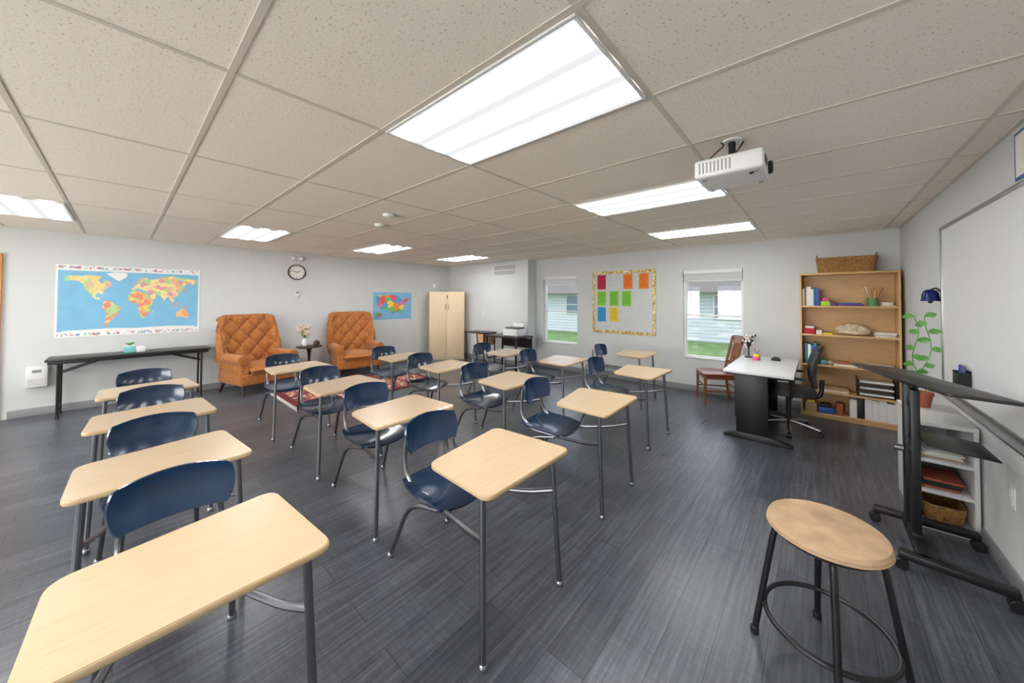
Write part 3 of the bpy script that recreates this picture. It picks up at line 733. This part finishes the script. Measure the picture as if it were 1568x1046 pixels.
# office chair
e=empty("office_chair",(-.26,5.08,0),rad(184))
m=M()
for k in range(5):
    a=k*2*math.pi/5+.3;ca,sa=math.cos(a),math.sin(a)
    m.tube([(0.02*ca,.02*sa,.12),(.16*ca,.16*sa,.10),(.29*ca,.29*sa,.075)],.022,ALU,10,r1=.013)
    m.lathe([(.026,-.022),(.028,-.015),(.028,.015),(.026,.022)],BLACKP,T=Matrix.Translation((.29*ca,.29*sa,.028))@Matrix.Rotation(a,4,'Z')@Matrix.Rotation(rad(90),4,'X'),seg=14)
    m.tube([(.29*ca,.29*sa,.04),(.29*ca,.29*sa,.08)],.01,BLACKP,8)
m.tube([(0,0,.1),(0,0,.42)],.026,BLACK,14);m.box(-.1,.1,-.09,.09,.40,.43,BLACK,.01)
obj("star_base",m,e)
m=M()
def oc(a,b):
    x,y=sq(a,b,.3);return (x*.24,y*.24,.49-.02*x**3+.01*y*y)
m.surf(oc,16,16,.06,BLACKP);obj("seat",m,e)
m=M()
def ob(a,b):
    y,z=sq(a,b,.3);return (-.235+.05*y*y-.03*z*z-.03*z,y*.22,.76+z*.24)
m.surf(ob,16,16,.025,BLACKP);m.tube(fillet([(-.1,0,.41),(-.29,0,.42),(-.30,0,.62)],.08),.022,BLACK);obj("backrest",m,e)
m=M()
for s in (-1,1): m.tube(fillet([(-.02,s*.22,.42),(-.02,s*.28,.46),(-.04,s*.28,.64)],.04),.014,BLACK);m.box(-.15,.1,s*.28-.03,s*.28+.03,.64,.665,BLACKP,.012)
obj("armrests",m,e)
# ---------------------------------------------------------------- white shelf unit
e=empty("white_cube_shelf",(0,0,0))
ux0,ux1,uy0,uy1,uh=.49,.765,3.50,4.12,.68
m=M();m.box(ux0,ux0+.022,uy0,uy1,0,uh,WHITEL,.002).box(ux1-.022,ux1,uy0,uy1,0,uh,WHITEL,.002).box(ux0-.003,ux1,uy0-.003,uy1,uh,uh+.028,WHITEL,.003)
for z in (.05,.26,.46): m.box(ux0+.022,ux1-.022,uy0,uy1,z-.02,z,WHITEL,.002)
m.box(ux0+.022,ux1-.022,uy1-.01,uy1,0,uh,WHITEL);m.box(ux0+.022,ux1-.022,uy0+.01,uy0+.02,0,.03,WHITEL)
obj("carcass",m,e)
obj("paper_stack",stack(.53,3.54,.46,.18,.24,5,.008,[PAPER,WHITE,CL[7],PAPER]))
obj("book_stack",stack(.53,3.54,.26,.18,.26,4,.016,[PAPER,BLACKP,TERRA,WHITE]))
basket("wicker_basket",(.625,3.68,.052),.2,.3,.11)
e=empty("potted_vine",(.60,3.98,uh+.028))
m=M();m.lathe([(.045,0),(.06,.09),(.066,.09),(.066,.11),(.058,.11),(.05,.09),(.001,.09)],TERRA);obj("pot",m,e)
m=M()
for s in range(2):
    pts=[(0,0,.09)]
    for k in range(10):
        z=.13+k*.062;a=k*.8+s*2;pts.append((.025*math.cos(a)+(-.03+.05*s)*k*.2,.05*math.sin(a)-.01*k,z))
    m.tube(pts,.003,LEAF,6)
    for k in range(1,11):
        p=pts[k];sg=1 if (k+s)%2 else -1;leaf(m,p,(.55*sg,-.15,.35-.3*random.random()),.055+.03*random.random(),.022,up=Vector((.35,-.9,.2)).normalized())
obj("vine_leaves",m,e)
# ---------------------------------------------------------------- whiteboard & right wall
m=M();wy0,wy1,wz0,wz1=1.85,4.25,.84,2.07
XW=XR-.001
m.box(XR-.018,XW,wy0,wy1,wz0,wz1,BOARD)
for q in ((wy0-.01,wy1+.01,wz1,wz1+.025),(wy0-.01,wy1+.01,wz0-.02,wz0)): m.box(XR-.026,XW,*q,ALU,.003)
for y in (wy0,wy1): m.box(XR-.026,XW,y-.012,y+.012,wz0,wz1,ALU,.003)
m.box(XR-.08,XW,wy0+.3,wy1-.3,wz0-.03,wz0-.018,ALU,.003)
obj("whiteboard",m)
m=M();m.box(XR-.075,XR-.019,3.60,3.72,.95,.955,BLACK).box(XR-.075,XR-.072,3.60,3.72,.95,1.03,BLACK,.001).box(XR-.022,XR-.019,3.60,3.72,.95,1.05,BLACK,.001).box(XR-.075,XR-.019,3.60,3.603,.95,1.04,BLACK).box(XR-.075,XR-.019,3.717,3.72,.95,1.04,BLACK)
for k in range(5): m.tube([(XR-.05,3.615+k*.022,.957),(XR-.045,3.615+k*.022,1.08)],.007,[BLUE,RED,BLUE,BLACKP,BLUE][k],8)
obj("marker_holder",m)
m=M();sc=.68
m.lathe([(r*sc,z*sc) for r,z in [(.001,.08),(.03,.078),(.055,.06),(.07,.02),(.075,-.03),(.08,-.06),(.073,-.06),(.06,-.02),(.001,-.01)]],mat("bell_blue",srgb(18,36,96),.25,metal=.3),T=Matrix.Translation((XR-.07,4.32,1.55)))
m.tube(fillet([(XW,4.32,1.57),(XR-.04,4.32,1.62),(XR-.07,4.32,1.60)],.02),.006,BLACK);m.box(XR-.012,XW,4.29,4.35,1.50,1.62,BLACK,.004);m.ball((XR-.07,4.32,1.505),.015,BLACK)
obj("wall_bell",m)
m=M();m.box(XR-.006,XW,1.95,2.95,2.12,2.36,BLUE).box(XR-.008,XR-.006,1.97,2.93,2.135,2.345,PAPER)
obj("alphabet_banner",m)
m=M();m.box(XR-.007,XW,3.04,3.11,.42,.535,WHITE,.003).box(XR-.009,XR-.007,3.06,3.09,.44,.47,PAPER).box(XR-.009,XR-.007,3.06,3.09,.485,.515,PAPER);obj("wall_outlet",m)
# ---------------------------------------------------------------- standing desk
e=empty("rolling_standing_desk",(0,0,0))
m=M()
for p,q in (((.29,3.40),(.74,3.40)),((.34,2.90),(.74,2.86)),((.44,3.40),(.44,2.89))):
    a=Vector((p[0],p[1],.085));b=Vector((q[0],q[1],.085));d=(b-a);ln=d.length
    m.box(0,ln,-.028,.028,-.02,.02,BLACK,.006,T=Matrix.Translation(a)@Matrix.Rotation(math.atan2(d.y,d.x),4,'Z'))
for (x,y) in ((.29,3.40),(.73,3.40),(.35,2.90),(.73,2.86)):
    m.tube([(x,y,.065),(x,y,.03)],.012,BLACK,8)
    for s in (-.012,.012): m.lathe([(.026,-.008),(.03,-.004),(.03,.004),(.026,.008)],BLACKP,T=Matrix.Translation((x,y+s,.03))@Matrix.Rotation(rad(90),4,'X'),seg=16)
obj("caster_base",m,e)
m=M();m.box(.41,.47,3.20,3.28,.10,1.01,BLACK,.006).box(.42,.46,3.08,3.15,.10,.98,BLACK,.006).box(.42,.46,3.12,3.22,.86,.92,BLACK,.004).box(.415,.465,3.06,3.30,.095,.14,BLACK,.004)
m.tube([(.40,3.17,.60),(.36,3.17,.60)],.02,ALU,12)
obj("columns",m,e)
m=M();Tt=Matrix.Translation((.475,3.14,1.035))@Matrix.Rotation(rad(20),4,'Z')@Matrix.Rotation(rad(5),4,'Y')
m.prism(roundpoly([(-.15,-.45),(.14,-.45),(.14,.45),(-.15,.45)],.04),-.009,.009,BLACKT,.004,T=Tt)
m.box(-.1,.1,-.12,.16,-.03,-.009,BLACK,.004,T=Tt)
obj("tabletop",m,e)
m=M();m.box(.46,.71,2.92,3.24,.70,.708,BLACK,.003,T=R('Y',4,(.5,3,.7)));m.box(.42,.5,3.1,3.16,.68,.70,BLACK);obj("lower_tray",m,e)
# ---------------------------------------------------------------- stool
e=empty("round_stool",(.018,1.935,0),rad(0))
m=M();m.lathe([(.001,.532),(.187,.532),(.197,.540),(.200,.555),(.193,.570),(.155,.579),(.001,.582)],SUEDE,seg=48)
m.loop((0,0,.543),.1985,.0035,SUEDE,48);obj("cushion_seat",m,e)
m=M();m.lathe([(.001,.520),(.180,.520),(.180,.532),(.001,.532)],BLACK,seg=36)
for k in range(4):
    a=rad(7+90*k);ca,sa=math.cos(a),math.sin(a)
    m.tube(fillet([(.12*ca,.12*sa,.517),(.165*ca,.165*sa,.514),(.178*ca,.178*sa,.46),(.25*ca,.25*sa,.01)],.04),.0125,BLACK,12)
    m.lathe([(.017,0),(.017,.025),(.013,.03)],BLACKP,(.25*ca,.25*sa,0),12)
m.loop((0,0,.16),.212,.010,BLACK,48,8)
obj("legs_and_foot_ring",m,e)
# ---------------------------------------------------------------- projector
e=empty("ceiling_projector",(-.35,2.20,2.18))
m=M();m.box(-.16,.16,-.15,.15,0,.10,WHITE,.018,seg=3)
GD=mat("projector_vent",srgb(150,150,150),.6)
for k in range(9): m.box(-.135+k*.018,-.127+k*.018,-.1505,-.149,.02,.08,GD)
for k in range(14): m.box(-.1605,-.159,-.12+k*.018,-.112+k*.018,.02,.08,GD)
m.lathe([(.034,0),(.034,.02),(.026,.024),(.024,.012),(.001,.012)],BLACKP,T=Matrix.Translation((.155,.06,.05))@Matrix.Rotation(rad(90),4,'Y'))
m.box(.157,.163,-.12,-.03,.03,.07,BLACKP,.002);m.ball((.10,-.08,-.004),.012,BLACKP,(1,1,.5),8)
for sx,sy in ((-.12,-.11),(.12,-.11),(.12,.11),(-.12,.11)): m.lathe([(.012,-.008),(.012,.0),(.006,.002)],GD,(sx,sy,0),10)
obj("body",m,e)
m=M();m.lathe([(.05,.212),(.05,.220),(.001,.220)],WHITE);m.tube([(0,0,.11),(0,0,.215)],.018,BLACK,12);m.box(-.08,.08,-.06,.06,.10,.112,BLACK,.003)
m.tube(fillet([(-.16,.1,.05),(-.2,.1,.06),(-.12,.05,.14),(0,.08,.17),(.05,.04,.218)],.05),.004,BLACK,6)
m.tube(fillet([(-.16,.05,.05),(-.21,.05,.08),(-.1,0,.16),(-.03,-.04,.19),(-.05,-.02,.218)],.05),.004,BLACK,6)
obj("mount_and_cables",m,e)
for x,y in ((-3.4,1.81),(-3.93,1.98)):
    m=M();m.lathe([(.001,-.04),(.03,-.04),(.055,-.028),(.06,-.002),(.001,-.002)],WHITE);obj("smoke_detector",m,None,(x,y,H))
# ---------------------------------------------------------------- world, sun, area fill light through the added back windows
wd=bpy.data.worlds.new("World");S.world=wd;wd.use_nodes=True;N=wd.node_tree.nodes;bg=N["Background"]
bg.inputs[0].default_value=(.74,.85,1,1);bg.inputs[1].default_value=2.2
sl=bpy.data.lights.new("sun","SUN");sl.energy=1.0;sl.angle=rad(10);so=bpy.data.objects.new("sun",sl);COL.objects.link(so);so.rotation_euler=(rad(40),0,rad(-30))
al=bpy.data.lights.new("daylight","AREA");al.shape='RECTANGLE';al.size=6.4;al.size_y=1.5;al.energy=330;al.color=(1,.98,.95)  # added area fill behind the camera, brightens ceiling and walls
ao=bpy.data.objects.new("daylight",al);COL.objects.link(ao);ao.location=(-3.4,YB-.35,1.15);ao.rotation_euler=(rad(104),0,0)
# ---------------------------------------------------------------- camera
f,cyp,a,pt,ro,h,cxp=525.8136,447.987,.7076,-.0187,.0031,1.5164,800.59
F=Vector((-math.sin(a)*math.cos(pt),math.cos(a)*math.cos(pt),-math.sin(pt)))
Rr=Vector((math.cos(a),math.sin(a),0));U=Rr.cross(F)
R2=Rr*math.cos(ro)+U*math.sin(ro);U2=R2.cross(F)
u0,v0,kz=ZOOM
cd=bpy.data.cameras.new("camera");cd.sensor_width=36;cd.sensor_fit='HORIZONTAL';cd.lens=36*f/1568*kz
cd.shift_x=kz*(u0-cxp)/1568;cd.shift_y=kz*(cyp-v0)/1568;cd.clip_start=.02;cd.clip_end=300
co=bpy.data.objects.new("camera",cd);COL.objects.link(co)
mw=Matrix(((R2.x,U2.x,-F.x,0),(R2.y,U2.y,-F.y,0),(R2.z,U2.z,-F.z,h),(0,0,0,1)))
co.matrix_world=mw
S.camera=co
